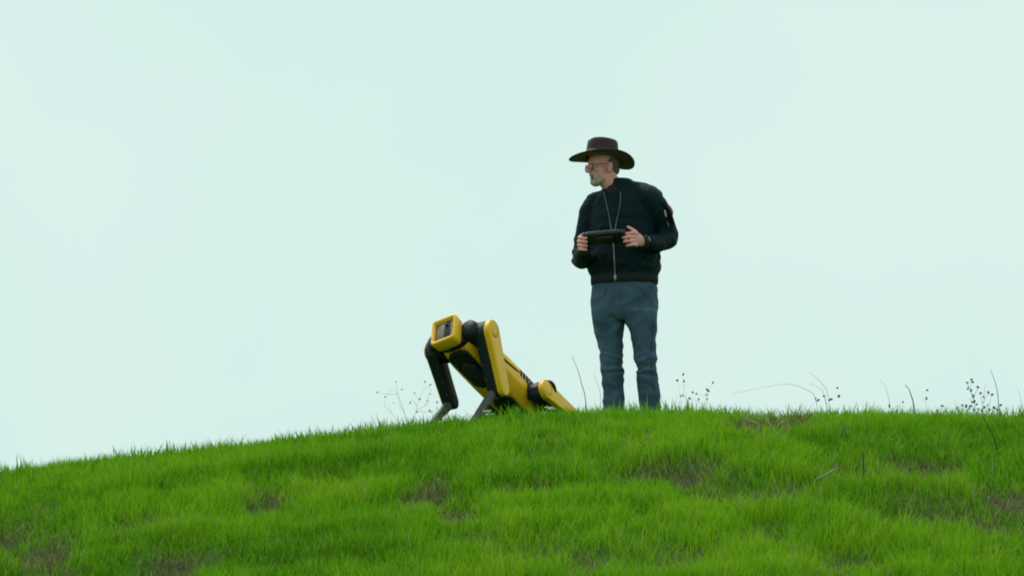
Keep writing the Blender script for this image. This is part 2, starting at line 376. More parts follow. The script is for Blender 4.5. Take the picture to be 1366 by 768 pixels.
for f0 in (.31, -.385):
    for s in (-1, 1):
        bm = bmesh.new(); tube(bm, [rb(f0 + .02, s * .05, .09), rb(f0 + .015, s * .045, .105)], [.008, .008], 8)
        obj('bolt', bm, m_silver, torso)
# head: deep yellow frame round a recessed window
HC = rb(.425, 0.005, -.030)
hw, hh, hd_ = .084, .092, .048
bm = bmesh.new()
def frame_ring(f, w, h_, r=.022):
    pts = []
    for sx, sy in ((1, 1), (-1, 1), (-1, -1), (1, -1)):
        for k in range(4):
            a = math.atan2(sy, sx) - math.pi / 4 + k * math.pi / 6
            pts.append(HC + Fv * f + Lv * (sx * (w - r) + r * math.cos(a)) + Uv * (sy * (h_ - r) + r * math.sin(a)))
    return pts
loft(bm, [frame_ring(-hd_, hw * .82, hh * .82), frame_ring(-hd_ * .5, hw * .97, hh * .97), frame_ring(hd_ * .85, hw, hh), frame_ring(hd_, hw * .96, hh * .96, .02),
          frame_ring(hd_, hw * .82, hh * .80, .012), frame_ring(hd_ * .45, hw * .79, hh * .77, .012)])
head = obj('head', bm, m_yel, dog)
bm = bmesh.new(); box(bm, HC + Fv * (hd_ * .45 + .004), (Lv, Uv, Fv), (hw * .785, hh * .765, .004), .002); win = obj('window', bm, m_glass, head)
for a, w_, mt in ((-.46, .46, m_bronze), (.36, .30, m_blk), (.84, .12, m_bronze)):
    bm = bmesh.new(); box(bm, HC + Fv * (hd_ * .45 + .009) + Lv * (hw * .69 * a), (Lv, Uv, Fv), (hw * .75 * w_, hh * .66, .005), .004); obj('camera_strip', bm, mt, win)
for a in (.3,):
    bm = bmesh.new(); tube(bm, [HC + Fv * (hd_ * .45 + .011) + Lv * (hw * .69 * a) + Uv * .035, HC + Fv * (hd_ * .45 + .019) + Lv * (hw * .69 * a) + Uv * .035], [.012, .011], 12); obj('lens', bm, m_glass, win)
bm = bmesh.new(); loft(bm, [ring(rb(.33, 0, -.01), Lv, Uv, .095, .075, 20, 3), ring(rb(.385, 0, -.02), Lv, Uv, .085, .08, 20, 3)]); obj('neck', bm, m_blk, dog)

def leg(front, s, knee, foot, name_hoop=False):
    hip = rb(.30, s * .17, 0) if front > 0 else rb(-.275, s * .17, -.036); knee = Vector(knee); foot = Vector(foot)
    # hip motor: drum along the body axis, then the short arm out to the leg
    bm = bmesh.new()
    c0 = rb(front * .24, s * .105, 0)
    loft(bm, [ring(rb(front * d, s * .115, 0), Lv, Uv, r_, r_, 22) for d, r_ in (((.22, .05), (.235, .06), (.36, .062), (.385, .055), (.395, .03)) if front > 0 else ((.22, .04), (.235, .048), (.36, .048), (.38, .042), (.39, .02)))])
    hj = obj('hip', bm, m_blk, dog)
    bm = bmesh.new(); loft(bm, [ring(hip + Lv * (s * d), Fv, Uv, r_, r_, 20) for d, r_ in (((-.055, .045), (-.04, .054), (.005, .056)) if front > 0 else ((-.055, .034), (-.04, .040), (.005, .042)))]); obj('hip_joint', bm, m_blk, hj)
    # upper leg: long flattened capsule, black inside, yellow shell outside
    ad = (knee - hip).normalized(); sd_ = (Lv - ad * Lv.dot(ad)).normalized() * s; fw = ad.cross(sd_)
    if fw.dot(Fv) < 0: fw = -fw
    L_ = (knee - hip).length
    def prof(sc, back=1.0):
        out = []
        if front < 0: sc *= .90
        for i in range(13):
            a = math.pi / 2 + math.pi * i / 12; out.append((.066 * sc * math.cos(a), .066 * sc * math.sin(a)))
        for t_, wd in ((.35, .058), (.7, .050)): out.append((L_ * t_, -wd * sc * back))
        for i in range(9):
            a = -math.pi / 2 + math.pi * i / 8; out.append((L_ + .046 * sc * math.cos(a), .046 * sc * math.sin(a)))
        for t_, wd in ((.7, .050), (.35, .058)): out.append((L_ * t_, wd * sc))
        return out
    bm = bmesh.new(); prism(bm, prof(1.0), hip + sd_ * .004, (ad, fw, sd_), .034, .012, 2); ul = obj('upper_leg', bm, m_blk, dog)
    bm = bmesh.new(); far = s < 0; prism(bm, prof(.58 if far else 1.02), hip + sd_ * (.044 if far else .056), (ad, fw, sd_), .008 if far else .020, .006 if far else .016, 3); obj('leg_cover', bm, m_yel, ul)
    bm = bmesh.new(); loft(bm, [ring(hip + sd_ * d, ad, fw, r_, r_, 18) for d, r_ in (((.045, .046), (.0535, .042), (.055, .02)) if s < 0 else ((.066, .046), (.078, .042), (.080, .02)))]); obj('joint_cap', bm, m_yel, ul)
    for t_ in (.25, .55, .8):
        bm = bmesh.new(); q = hip + ad * (L_ * t_) + fw * .045 - sd_ * .012; tube(bm, [q, q + fw * .014], [.005, .005], 8); obj('screw', bm, m_gry, ul)
    # lower leg: slim tube with a knee housing and rubber foot
    bm = bmesh.new()
    loft(bm, [ring(knee + sd_ * d, ad, fw, r_, r_, 18) for d, r_ in ((-.03, .028), (-.02, .036), (.03, .036), (.036, .03))])
    kd = (foot - knee).normalized(); tube(bm, [knee, knee + (foot - knee) * .3, knee + (foot - knee) * .75, foot - kd * .01], [.032, .026, .020, .017], 12, side=tuple(sd_))
    lo = obj('lower_leg', bm, m_gry, dog)
    bm = bmesh.new(); ellipsoid(bm, foot, XYZ, (.027, .027, .027), 14); obj('foot', bm, m_rub, lo)
    return ul, hip, knee, ad, sd_, fw
def onground(x, y, up=.02): return Vector((x, y, hz(x, y) + up))
k1 = P(602, 536, 28.90); leg(1, -1, k1, onground(k1.x - .17, 28.70))
k2 = P(660, 520, 28.66); leg(1, 1, k2, onground(k2.x - .15, 28.47))
h3 = rb(-.30, .17, 0); k3 = P(754, 557, 29.24); L3 = leg(-1, 1, k3, onground(k3.x - .27, k3.y - .20))
h4 = rb(-.30, -.17, 0); k4 = h4 + Vector((.20, .25, -.09)); leg(-1, -1, k4, onground(k4.x - .26, k4.y - .20))
# thin cable loop standing over the rear thigh
ul, hip, knee, ad, sd_, fw = L3
bm = bmesh.new()
tube(bm, [P(719, 516, 28.98), P(723, 510.5, 28.98), P(730, 508, 28.99), P(736, 510.5, 29.0), P(739.5, 517, 29.02), P(741, 525, 29.04)], [.005, .006, .007, .010, .011, .008], 8)
obj('cable_loop', bm, m_blk, ul)

# ------------------------------------------------------------------ the man
MY = 30.0
BASE = Vector((P(842, 590, MY).x, MY, 0)); BASE.z = hz(BASE.x, MY)
man = empty('person', BASE)
tag(man, 'standing person in dark bomber jacket, blue jeans and wide-brimmed brown hat, head turned aside', 'person')
m_skin = material('skin', (.86, .385, .37), .55, (.74, .29, .27), 30, spec=.35, bump=.05)
m_jack = material('jacket_nylon', (.0032, .0150, .0235), .65, (.0025, .0115, .018), 12, spec=.14, bump=.10, bscale=60)
m_rib = material('ribbed_knit', (.005, .014, .019), .85, (.003, .010, .014), 60, bump=.3, stretch=(1, 1, .15))
m_jean = material('denim', (.072, .128, .190), .85, (.028, .064, .104), 7, detail=6, spec=.2, bump=.2, bscale=260)
m_hat = material('brown_felt', (.070, .036, .046), .9, (.050, .026, .034), 20, spec=.15, bump=.1, bscale=120, sheen=.15)
m_band = material('hat_ribbon', (.012, .013, .013), .6, bump=.1)
m_hair = material('greying_hair', (.17, .14, .125), .8, (.09, .072, .065), 80, bump=.6, bscale=200)
m_beard = material('grey_beard', (.60, .53, .50), .85, (.42, .34, .31), 90, bump=.8, bscale=220)
m_zip = material('zip_metal', (.42, .44, .44), .4, (.3, .3, .3), 60, metal=.5)
m_boot = material('brown_leather', (.06, .035, .02), .6, (.04, .022, .012), 25, bump=.2)
m_strap = material('grey_webbing', (.13, .16, .165), .8, (.10, .12, .125), 60)
m_red = material('red_cloth', (.62, .16, .13), .7, (.5, .1, .1), 40)
m_white = material('white_cloth', (.6, .6, .58), .7, (.5, .5, .48), 40)
m_plastic = material('black_plastic', (.012, .016, .018), .45, (.009, .012, .014), 20, bump=.05)
m_edge = material('grey_plastic', (.10, .12, .125), .4, (.08, .095, .10), 20)
m_frame = material('spectacle_frame', (.14, .11, .10), .5)
m_lens = material('spectacle_lens', (.80, .38, .35), .6, (.7, .32, .29), 5, spec=.2)
m_screen = material('tablet_glass', (.01, .012, .015), .08, (.008, .01, .012), 5, spec=.6)
yaw = R(17)
TU = Vector((math.cos(yaw), -math.sin(yaw), 0)); TV = Vector((math.sin(yaw), math.cos(yaw), 0))
PXM = FPX / MY                                      # photo pixels per metre at the man
def tring(py, xl, xr, rv, tilt=0, Yc=MY, grow=0, n=36, e=2.4):
    c = P((xl + xr) / 2, py, Yc); u = (TU + Vector((0, 0, tilt))).normalized()
    return ring(c, u, TV, (xr - xl) / 2 / PXM / .975 + grow, rv + grow, n, e)
TORSO = [(379, 791, 875, .125, 0), (372, 789, 877, .132, 0), (364, 787, 879, .138, 0), (356, 784, 881, .150, 0), (345, 784, 881, .155, 0), (328, 787, 879, .150, .0), (306, 788, 877, .148, .02), (288, 787, 880, .145, .05),
         (274, 788, 884, .135, .08), (264, 789, 884, .122, .10), (256, 795, 876, .105, .12), (250, 803, 862, .088, .12), (245, 808, 846, .075, .08), (240, 810, 840, .066, .04)]
ARM_R = [(852, 258, 29.92, .055), (865, 264, 29.89, .071), (879, 282, 29.90, .070), (888, 302, 29.94, .066), (892, 316, 29.95, .061), (881, 323, 29.88, .058), (868, 324, 29.79, .050), (861, 323, 29.75, .042)]
ARM_L = [(806, 264, 30.03, .050), (793, 273, 30.05, .070), (785, 293, 30.07, .067), (780, 318, 30.08, .063), (777, 341, 30.07, .062), (777, 345, 29.99, .058), (778, 340, 29.87, .050), (779, 334, 29.80, .042)]
def limb(bm, pts, grow=0, n=18): tube(bm, [P(a, b_, c) for a, b_, c, r_ in pts], [max(.02, r_ + grow) for a, b_, c, r_ in pts], n, 6)
LEGS = []                                            # pixel centre, half width (px), depth half (m)
LEG_A = [(812, 415, 23.5, .118, 30.02), (811.5, 432, 21.5, .108, 30.02), (813, 450, 18.5, .098, 30.02), (815.5, 470, 15.6, .086, 30.01), (816.5, 485, 14.6, .08, 30.0), (817, 500, 14.4, .08, 30.02), (818, 520, 14.5, .082, 30.04), (819, 545, 14.8, .082, 30.05), (819, 575, 14.5, .08, 30.05), (819, 586, 14.5, .08, 30.05)]
LEG_B = [(855, 415, 23.0, .118, 29.94), (856.5, 432, 20.5, .108, 29.94), (858, 450, 17.5, .098, 29.94), (860.5, 470, 14.8, .086, 29.93), (862, 485, 14.2, .08, 29.92), (863.5, 500, 14.2, .08, 29.94), (865.5, 520, 14.6, .082, 29.96), (867.5, 545, 15, .082, 29.97), (868.5, 575, 14.8, .08, 29.97), (869, 586, 14.8, .08, 29.97)]
def legrings(L, grow=0): return [ring(P(a, b_, Y_), Vector((1, 0, 0)), Vector((0, 1, 0)), w / PXM + grow, d + grow, 24, 2.2) for a, b_, w, d, Y_ in L]
HIPS = [(370, 791, 875, .122, 0), (382, 788.5, 876.5, .128, 0), (396, 788, 877.5, .135, 0), (412, 789, 877.5, .135, 0), (422, 790, 876.5, .125, 0), (428, 795, 872, .10, 0)]

# head frame
HF = Vector((-.93, -.36, -.06)).normalized(); HL = Vector((0, 0, 1)).cross(HF).normalized(); HU = HF.cross(HL)
HO = P(804.5, 221.5, 29.97); HS = .955
def hp(f, l_, u): return HO + (HF * f + HL * l_ + HU * u) * HS
HAX = (HF, HL, HU)
def hell(bm, c, r, n=20): ellipsoid(bm, hp(*c), HAX, [q * HS for q in r], n)
bm = bmesh.new()
hell(bm, (-.005, 0, .028), (.100, .078, .098), 28); hell(bm, (.03, 0, -.035), (.062, .062, .088), 24); hell(bm, (.052, 0, -.100), (.036, .036, .028))
hell(bm, (.010, 0, -.078), (.062, .058, .040)); hell(bm, (.080, 0, .014), (.016, .050, .014))
tube(bm, [hp(.088, 0, .008), hp(.102, 0, -.014), hp(.114, 0, -.034)], [.009 * HS, .010 * HS, .014 * HS], 12)
for s in (-1, 1):
    hell(bm, (.100, s * .012, -.038), (.012, .009, .009), 12); hell(bm, (.060, s * .038, -.030), (.028, .024, .022)); hell(bm, (-.012, s * .080, -.020), (.020, .010, .034), 14); hell(bm, (-.020, s * .088, -.010), (.012, .008, .024), 12)
hell(bm, (.088, 0, -.064), (.010, .024, .007), 14); hell(bm, (.080, 0, -.094), (.011, .022, .008), 14)
tube(bm, [hp(-.030, 0, -.03), hp(-.028, 0, -.10), P(821, 250, 30.0), P(827, 268, 30.0)], [.060, .057, .062, .09], 20)
loft(bm, [tring(*t_[:4], t_[4], grow=-.022) for t_ in TORSO[:11]]); loft(bm, [tring(*t_, grow=-.035) for t_ in HIPS])
limb(bm, ARM_R, -.016); limb(bm, ARM_L, -.016)
for L in (LEG_A, LEG_B): loft(bm, legrings(L, -.030))
# his left hand (on the controller's near end): palm, four wrapping fingers, raised thumb
def pts(*a): return [P(*q) for q in a]
tube(bm, pts((865, 323.5, 29.77), (857, 322, 29.725), (851, 319.5, 29.70), (845, 318, 29.69)), [.028, .031, .040, .036], 14, flat=.62, side=(0, 0, 1))
for i, (dx, ln) in enumerate(((0, 0), (-1.5, 1), (-.5, .5), (1.5, -1))):
    y0 = 310.5 + 5.3 * i
    tube(bm, pts((849 + dx * .3, y0 + .5, 29.685), (843.5 + dx, y0, 29.655), (837.5 + dx, y0 + .7, 29.655), (833.5 + dx - ln, y0 + 1.3, 29.675)), [.0105, .0098, .009, .0078], 10)
tube(bm, pts((852, 316, 29.70), (848, 310, 29.70), (842.5, 305.5, 29.715), (837.5, 302.5, 29.735)), [.016, .0135, .0105, .0085], 10)
# his right hand (round the far end)
tube(bm, pts((779, 334, 29.82), (777.5, 329.5, 29.77), (776.5, 325, 29.745), (776, 321, 29.735)), [.028, .031, .038, .034], 14, flat=.66, side=(0, 1, 0))
for i, (dx, ln) in enumerate(((1, .5), (0, 1.5), (.3, 1), (1.5, -.5))):
    y0 = 316.3 + 5.2 * i
    tube(bm, pts((773 + dx, y0, 29.74), (771.5 + dx, y0 + .3, 29.70), (776 + dx, y0 + 1, 29.675), (781.5 + dx + ln, y0 + 1.4, 29.69)), [.0105, .010, .009, .0078], 10)
tube(bm, pts((774, 322, 29.76), (774.5, 316, 29.765), (779, 312.8, 29.765), (784.5, 311.3, 29.765)), [.015, .0125, .0105, .0085], 10)
me = remesh(bm, .0042, 2)
ctr = {k: HO - BASE for k in 'a'}
H0 = HO - BASE
def facework(p, nrm):
    q = (p - H0) / HS
    if q.length > .2: return Vector()
    a, b_, c = q.dot(HF), q.dot(HL), q.dot(HU); d = Vector()
    for s in (-1, 1):
        g = math.exp(-(((a - .085) / .03) ** 2 + ((b_ - s * .032) / .017) ** 2 + ((c + .008) / .012) ** 2)); d -= HF * (.010 * g)
    g = math.exp(-(((a - .085) / .03) ** 2 + (b_ / .020) ** 2 + ((c + .080) / .012) ** 2)); d -= HF * (.040 * g)
    return d
sculpt(me, facework)
body = link('body', me, m_skin, man); body['label'] = 'head turned in profile with open mouth, hands gripping a controller'
for s in (-1, 1):
    bm = bmesh.new(); ellipsoid(bm, hp(.077, s * .032, -.008), HAX, (.012, .012, .012), 12); obj('eye', bm, m_white, body)
bm = bmesh.new(); ellipsoid(bm, hp(.066, 0, -.079), HAX, (.014, .024, .012), 12); obj('mouth_interior', bm, m_boot, body)
# beard and short hair: fuzzy shells just proud of the skin
def fuzz(amp, fr):
    return lambda p, nrm: nrm * (amp * (noise.noise(p * fr) + .6 * noise.noise(p * fr * 2.3)))
bm = bmesh.new(); hell(bm, (.055, 0, -.107), (.038, .038, .026)); hell(bm, (.040, 0, -.105), (.038, .044, .018)); hell(bm, (.082, 0, -.058), (.016, .030, .0065), 14); hell(bm, (.079, 0, -.101), (.014, .026, .012), 14)
for s in (-1, 1):
    hell(bm, (.070, s * .030, -.080), (.014, .010, .028), 12)
    tube(bm, [hp(.030, s * .052, -.088), hp(.045, s * .040, -.100), hp(.056, s * .028, -.108)], [.006, .010, .014], 12)
me = remesh(bm, .004, 1); sculpt(me, fuzz(.0035, 160)); link('beard', me, m_beard, man)
bm = bmesh.new(); hell(bm, (-.030, 0, .020), (.082, .083, .062), 24); hell(bm, (-.055, 0, -.030), (.052, .066, .040), 20)
me = remesh(bm, .004, 1); sculpt(me, fuzz(.003, 140)); link('hair', me, m_hair, man)
# glasses
gl = bmesh.new()
for s in (-1, 1):
    c = hp(.104, s * .034, -.010); q = [c + (HL * (.027 * math.cos(a)) * HS + HU * (.021 * math.sin(a)) * HS - HF * .008 * abs(math.cos(a))) for a in [i * math.pi / 9 for i in range(19)]]
    tube(gl, q, [.0015] * 19, 6, 1)
    tube(gl, [hp(.100, s * .060, -.004), hp(.06, s * .080, 0), hp(-.005, s * .084, .004), hp(-.022, s * .084, -.012)], [.0020] * 4, 6, 4)
tube(gl, [hp(.106, -.010, -.006), hp(.110, 0, -.002), hp(.106, .010, -.006)], [.0024] * 3, 6)
glasses = obj('glasses', gl, m_frame, man)
for s in (-1, 1):
    bm = bmesh.new(); loft(bm, [ring(hp(.102 + d, s * .034, -.010), HL, HU, .024 * HS, .018 * HS, 18) for d in (0, .0025)]); obj('lens', bm, m_lens, glasses)

# hat: pinched crown, ribbon, broad brim with rolled sides, front slightly lifted
FT = (HF + Vector((0, 0, .15))).normalized(); FL = Vector((0, 0, 1)).cross(FT).normalized(); FU = FT.cross(FL)
# tilt sideways so that the brim's underside shows a little on the near side
FL2 = (FL * math.cos(R(4)) + FU * math.sin(R(4))); FU2 = FT.cross(FL2)
HT = P(803, 212.5, 29.97)
def hatp(f, l_, u): return HT + FT * f + FL2 * l_ + FU2 * u
def hatring(u, rf, rl, sag=0, roll=0, n=48, off=0):
    out = []
    for i in range(n):
        a = 2 * math.pi * i / n; ca, sa = math.cos(a), math.sin(a)
        out.append(hatp(off + rf * ca, rl * sa, u + roll * sa * sa - sag * ca * ca + .004 * math.sin(3 * a + 1) * (rf / .2) ** 2))
    return out
bm = bmesh.new()
def crown_top(n=48):
    return [[hatp(rf * math.cos(2 * math.pi * i / n) * k, rl * math.sin(2 * math.pi * i / n) * k, uu - .012 * math.exp(-(math.sin(2 * math.pi * i / n) * k) ** 2 * 9)) for i in range(n)] for k, uu, rf, rl in ((1, .119, .090, .076), (.8, .125, .090, .076), (.5, .124, .090, .076), (.2, .120, .090, .076))]
rings_o = [hatring(.0, .205, .190, .024, .018), hatring(.005, .205, .190, .024, .018), hatring(.007, .15, .135, .008, .006), hatring(.013, .109, .092), hatring(.03, .103, .086), hatring(.075, .099, .083), hatring(.107, .095, .080)] + crown_top()
rings_i = [hatring(.0, .205, .190, .024, .018), hatring(.001, .15, .135, .008, .006), hatring(.0045, .106, .089), hatring(.03, .099, .082), hatring(.09, .088, .072)]
loft(bm, rings_o, False)
vs_top = bm.verts[-48:] if False else list(bm.verts)[-48:]
bm.faces.new(vs_top)
loft(bm, rings_i, False); bm.faces.new(list(bm.verts)[-48:])
bmesh.ops.remove_doubles(bm, verts=bm.verts[:], dist=1e-5)
hat = obj('hat', bm, m_hat, man)
bm = bmesh.new(); loft(bm, [hatring(.011, .1075, .0905), hatring(.012, .1105, .0935), hatring(.042, .1045, .0875), hatring(.043, .1015, .0845)], False); obj('hat_band', bm, m_band, hat)

# jacket
bm = bmesh.new()
loft(bm, [tring(*t_) for t_ in TORSO]); limb(bm, ARM_R); limb(bm, ARM_L)
me = remesh(bm, .008, 5)
elb = [P(893, 317, 29.95) - BASE, P(777, 343, 30.05) - BASE]; sh = [P(866, 258, 29.9) - BASE, P(797, 268, 30.05) - BASE]
hemz = (P(833, 366, MY) - BASE).z
def ridge(v): return 1 - min(1, abs(noise.noise(v)) * 2.4)
def jfold(p, nrm):
    q = Vector((p.x * 5, p.y * 5, p.z * 10)) + Vector((noise.noise(p * 6), noise.noise(p * 6 + Vector((9, 3, 1))), noise.noise(p * 5 + Vector((2, 7, 4))))) * 1.1
    d = .0065 * (ridge(q) - .45) + .002 * ridge(q * 2.1)
    k = 1 + .9 * math.exp(-((p.z - hemz - .06) / .06) ** 2)
    for e_ in elb: k += .8 * math.exp(-((p - e_).length / .10) ** 2)
    if p.z < hemz: k = .15
    return nrm * d * k
sculpt(me, jfold); jacket = link('jacket', me, m_jack, man)
dg = bpy.context.evaluated_depsgraph_get()
bv = BVHTree.FromPolygons([v.co + BASE for v in me.vertices], [p.vertices[:] for p in me.polygons])
def on_jacket(px, py, off=.003):
    a = P(px, py, 28.5); d = (P(px, py, 31) - a).normalized(); hit = bv.ray_cast(a, d)
    if hit[0] is None:
        n_ = bv.find_nearest(P(px, py, 29.95)); return n_[0] + n_[1] * off
    return hit[0] + hit[1] * off
# ribbed hem, cuffs, collar
bm = bmesh.new()
def ribring(py, grow, n=120):
    base_ = tring(py, 789.5, 876.5, .133, 0, grow=grow, n=n); c = P(833, py, MY)
    return [q + (q - c).normalized() * (.0025 * math.cos(i * math.pi)) for i, q in enumerate(base_)]
loft(bm, [ribring(380, -.012), ribring(379.5, .002), ribring(374, .004), ribring(367, .003), ribring(363, -.004), ribring(362, -.02)], False); obj('hem_band', bm, m_rib, jacket)
for A_ in (ARM_R, ARM_L):
    a, c = P(*A_[-2][:3]), P(*A_[-1][:3]); d = (c - a).normalized(); u = d.orthogonal().normalized(); v = d.cross(u)
    bm = bmesh.new(); loft(bm, [ring(c + d * t_, u, v, r_, r_, 28) for t_, r_ in ((-.012, .036), (-.008, .041), (.018, .040), (.034, .036), (.036, .030), (.02, .028))], False); obj('cuff', bm, m_rib, jacket)
bm = bmesh.new()
NC = P(822, 246.5, 30.0); cu = Vector((1, -.12, .10)).normalized(); cvv = Vector((.12, 1, .30)).normalized()   # collar ring rises to the back
path = []
for i in range(25):
    a = R(-90 + 26) + (2 * math.pi - R(52)) * i / 24
    path.append(NC + cu * (.070 * math.cos(a)) + cvv * (.074 * math.sin(a)))
tube(bm, path, [.012] + [.018] * 23 + [.012], 12, 2, flat=.55, side=(0, 0, 1)); obj('collar', bm, m_rib, jacket)
# shirt front in the open neck
bm = bmesh.new(); ellipsoid(bm, P(819, 256, 29.95), XYZ, (.048, .045, .05), 18); obj('shirt', bm, m_rib, man)
# zip, zip pull
bm = bmesh.new(); tube(bm, [on_jacket(818.3 + 2.7 * i / 16, 322 + 53 * i / 16, .001) for i in range(17)], [.0034] * 17, 8, 2); zp = obj('zip', bm, m_zip, jacket)
bm = bmesh.new(); tube(bm, [on_jacket(821, 366, .006), on_jacket(821.3, 371, .008), on_jacket(821.5, 376, .008)], [.006, .0095, .006], 10); obj('zip_pull', bm, m_zip, zp)
# slanted hand pocket welts
for a in (((797, 338), (804, 352)), ((866, 340), (856, 354))):
    bm = bmesh.new(); tube(bm, [on_jacket(a[0][0] + (a[1][0] - a[0][0]) * t_ / 4, a[0][1] + (a[1][1] - a[0][1]) * t_ / 4, .001) for t_ in range(5)], [.005] * 5, 8, 2); obj('pocket_welt', bm, m_rib, jacket)
# sleeve pocket with a red tab and a pale zip
pk = [on_jacket(x_, y_, .002) for x_, y_ in ((884, 273), (889, 280), (893, 289), (896, 298))]
bm = bmesh.new(); tube(bm, pk, [.014, .022, .022, .012], 10, 3, flat=.35, side=(1, -.6, .2)); sp = obj('sleeve_pocket', bm, m_jack, jacket)
bm = bmesh.new(); tube(bm, [on_jacket(890.5, 276, .010), on_jacket(893, 282, .012), on_jacket(894.5, 286, .010)], [.010, .014, .009], 8, 3, flat=.4, side=(1, -.6, .2)); obj('pocket_tab', bm, m_red, sp)
bm = bmesh.new(); tube(bm, [on_jacket(885.5, 281, .014), on_jacket(887.5, 288, .014)], [.004, .0045], 8); obj('pocket_zip', bm, m_white, sp)
bm = bmesh.new(); tube(bm, [on_jacket(889, 296, .014), on_jacket(891, 302, .014)], [.005, .004], 8); obj('pen', bm, m_edge, sp)

# jeans
bm = bmesh.new(); loft(bm, [tring(*t_) for t_ in HIPS])
for L in (LEG_A, LEG_B): loft(bm, legrings(L))
me = remesh(bm, .008, 4)
kn = [P(816, 488, 30) - BASE, P(862, 487, 29.93) - BASE]; cz = (P(833, 428, MY) - BASE)
def pfold(p, nrm):
    w = Vector((noise.noise(p * 5), noise.noise(p * 5 + Vector((4, 1, 8))), noise.noise(p * 4 + Vector((1, 9, 2)))))
    d = .007 * (ridge(Vector((p.x * 5, p.y * 5, p.z * 9)) + w) - .5)
    k = 0
    for e_ in kn: k += math.exp(-((p.z - e_.z) / .10) ** 2) * math.exp(-((p.x - e_.x) / .12) ** 2)
    d += .017 * k * (ridge(Vector((p.x * 4, p.y * 4, p.z * 15)) + w * 1.3) - .5)
    k = math.exp(-((p - cz).length / .14) ** 2); d += .016 * k * (ridge(Vector((abs(p.x - cz.x) * 9 + p.z * 10, p.y * 4, p.z * 4)) + w) - .5)
    k = math.exp(-((p.z - .10) / .10) ** 2); d += .012 * k * (ridge(Vector((p.x * 4, p.y * 4, p.z * 22)) + w) - .5)
    return nrm * d
sculpt(me, pfold); jeans = link('jeans', me, m_jean, man)
bv = BVHTree.FromPolygons([v.co + BASE for v in me.vertices], [p.vertices[:] for p in me.polygons])
m_stitch = material('jean_seam', (.034, .068, .092), .9)
def seam(name, q, r_=.002): 
    bm = bmesh.new(); tube(bm, [on_jacket(x_, y_, .0005) for x_, y_ in q], [r_] * len(q), 6, 3); return obj(name, bm, m_stitch, jeans)
seam('fly_seam', [(827, 385), (828, 400), (830, 418), (833, 427)])
seam('pocket_seam', [(791, 401), (799, 399), (806, 393), (808, 384)]); seam('pocket_seam', [(874, 401), (866, 399), (859, 393), (857, 384)])
seam('side_seam', [(872, 420), (870, 450), (869, 480), (872, 515), (876, 545)], .0028)
for L in (LEG_A, LEG_B):
    a = L[-1]; c = P(a[0], 590, a[4]); gz = hz(c.x, c.y)
    bm = bmesh.new(); fd = Vector((-.25, -1, 0)).normalized(); sd_ = Vector((1, -.25, 0)).normalized(); g0 = Vector((c.x, c.y, gz))
    loft(bm, [ring(g0 + Vector((0, 0, z_)) + fd * o_, sd_, fd, a_, b_, 24, 2.6) for z_, o_, a_, b_ in ((.0, .06, .046, .140), (.025, .06, .048, .143), (.05, .055, .046, .132), (.085, .02, .046, .085), (.12, 0, .05, .06), (.17, -.005, .052, .056), (.2, -.005, .05, .055))])
    obj('boot', bm, m_boot, man)
# bright bracelet on his left wrist
c = P(860.5, 322.5, 29.745); d = (P(865, 323.5, 29.77) - P(857, 322, 29.725)).normalized(); u = d.orthogonal().normalized(); v = d.cross(u)
bm = bmesh.new(); tube(bm, [c + u * (.036 * math.cos(a)) + v * (.036 * math.sin(a)) for a in [i * math.pi / 9 for i in range(19)]], [.005] * 19, 8, 1); obj('bracelet', bm, m_zip, man)

# ------------------------------------------------------------------ the controller in his hands
BASE = P(807, 320, 29.72)
ct = empty('remote_controller', BASE)
tag(ct, 'black tablet controller with side grips and neck strap held in both hands', 'controller')
cx = (P(835, 314, 29.715) - P(779, 319, 29.745)).normalized(); cy = Vector((.05, .88, -.42)); cy = (cy - cx * cy.dot(cx)).normalized(); cz_ = cx.cross(cy)
CC = P(806.5, 316.5, 29.735)
bm = bmesh.new(); box(bm, CC, (cx, cy, cz_), (.112, .056, .014), .010, 3); tb = obj('tablet', bm, m_plastic, ct)
bm = bmesh.new(); box(bm, CC + cz_ * .0145, (cx, cy, cz_), (.085, .044, .0015), .001); obj('screen', bm, m_screen, tb)
bm = bmesh.new(); box(bm, CC - cz_ * .019 + cy * .0, (cx, cy, cz_), (.055, .035, .008), .005); obj('battery_pack', bm, m_plastic, tb)
bm = bmesh.new(); box(bm, CC - cy * .056 + cz_ * .006, (cx, cy, cz_), (.098, .0035, .0045), .002); obj('edge_trim', bm, m_edge, tb)
for s in (-1, 1):
    bm = bmesh.new(); tube(bm, [CC + cx * (s * .116) + cy * .05, CC + cx * (s * .122) - cz_ * .008, CC + cx * (s * .118) - cy * .055 - cz_ * .010], [.017, .020, .018], 12); gp = obj('grip', bm, m_plastic, ct)
    bm = bmesh.new(); q = CC + cx * (s * .105) + cz_ * .014 - cy * .02; tube(bm, [q, q + cz_ * .012], [.006, .010], 10); obj('thumb_stick', bm, m_plastic, gp)
bv = BVHTree.FromPolygons([v.co + man.location for v in jacket.data.vertices], [p.vertices[:] for p in jacket.data.polygons])
for q, e_ in (([(806, 257), (808.5, 268), (811, 280), (814, 294)], (816.5, 311)), ([(828, 257), (828, 268), (826.5, 280), (823, 294)], (819.5, 309))):
    p_ = [on_jacket(x_, y_, .006) for x_, y_ in q]; end = P(*e_, 29.73); p_ += [p_[-1].lerp(end, .5) + Vector((0, .0, -.004)), end]
    bm = bmesh.new(); tube(bm, p_, [.003] * len(p_), 8, 4); obj('neck_strap', bm, m_strap, ct)

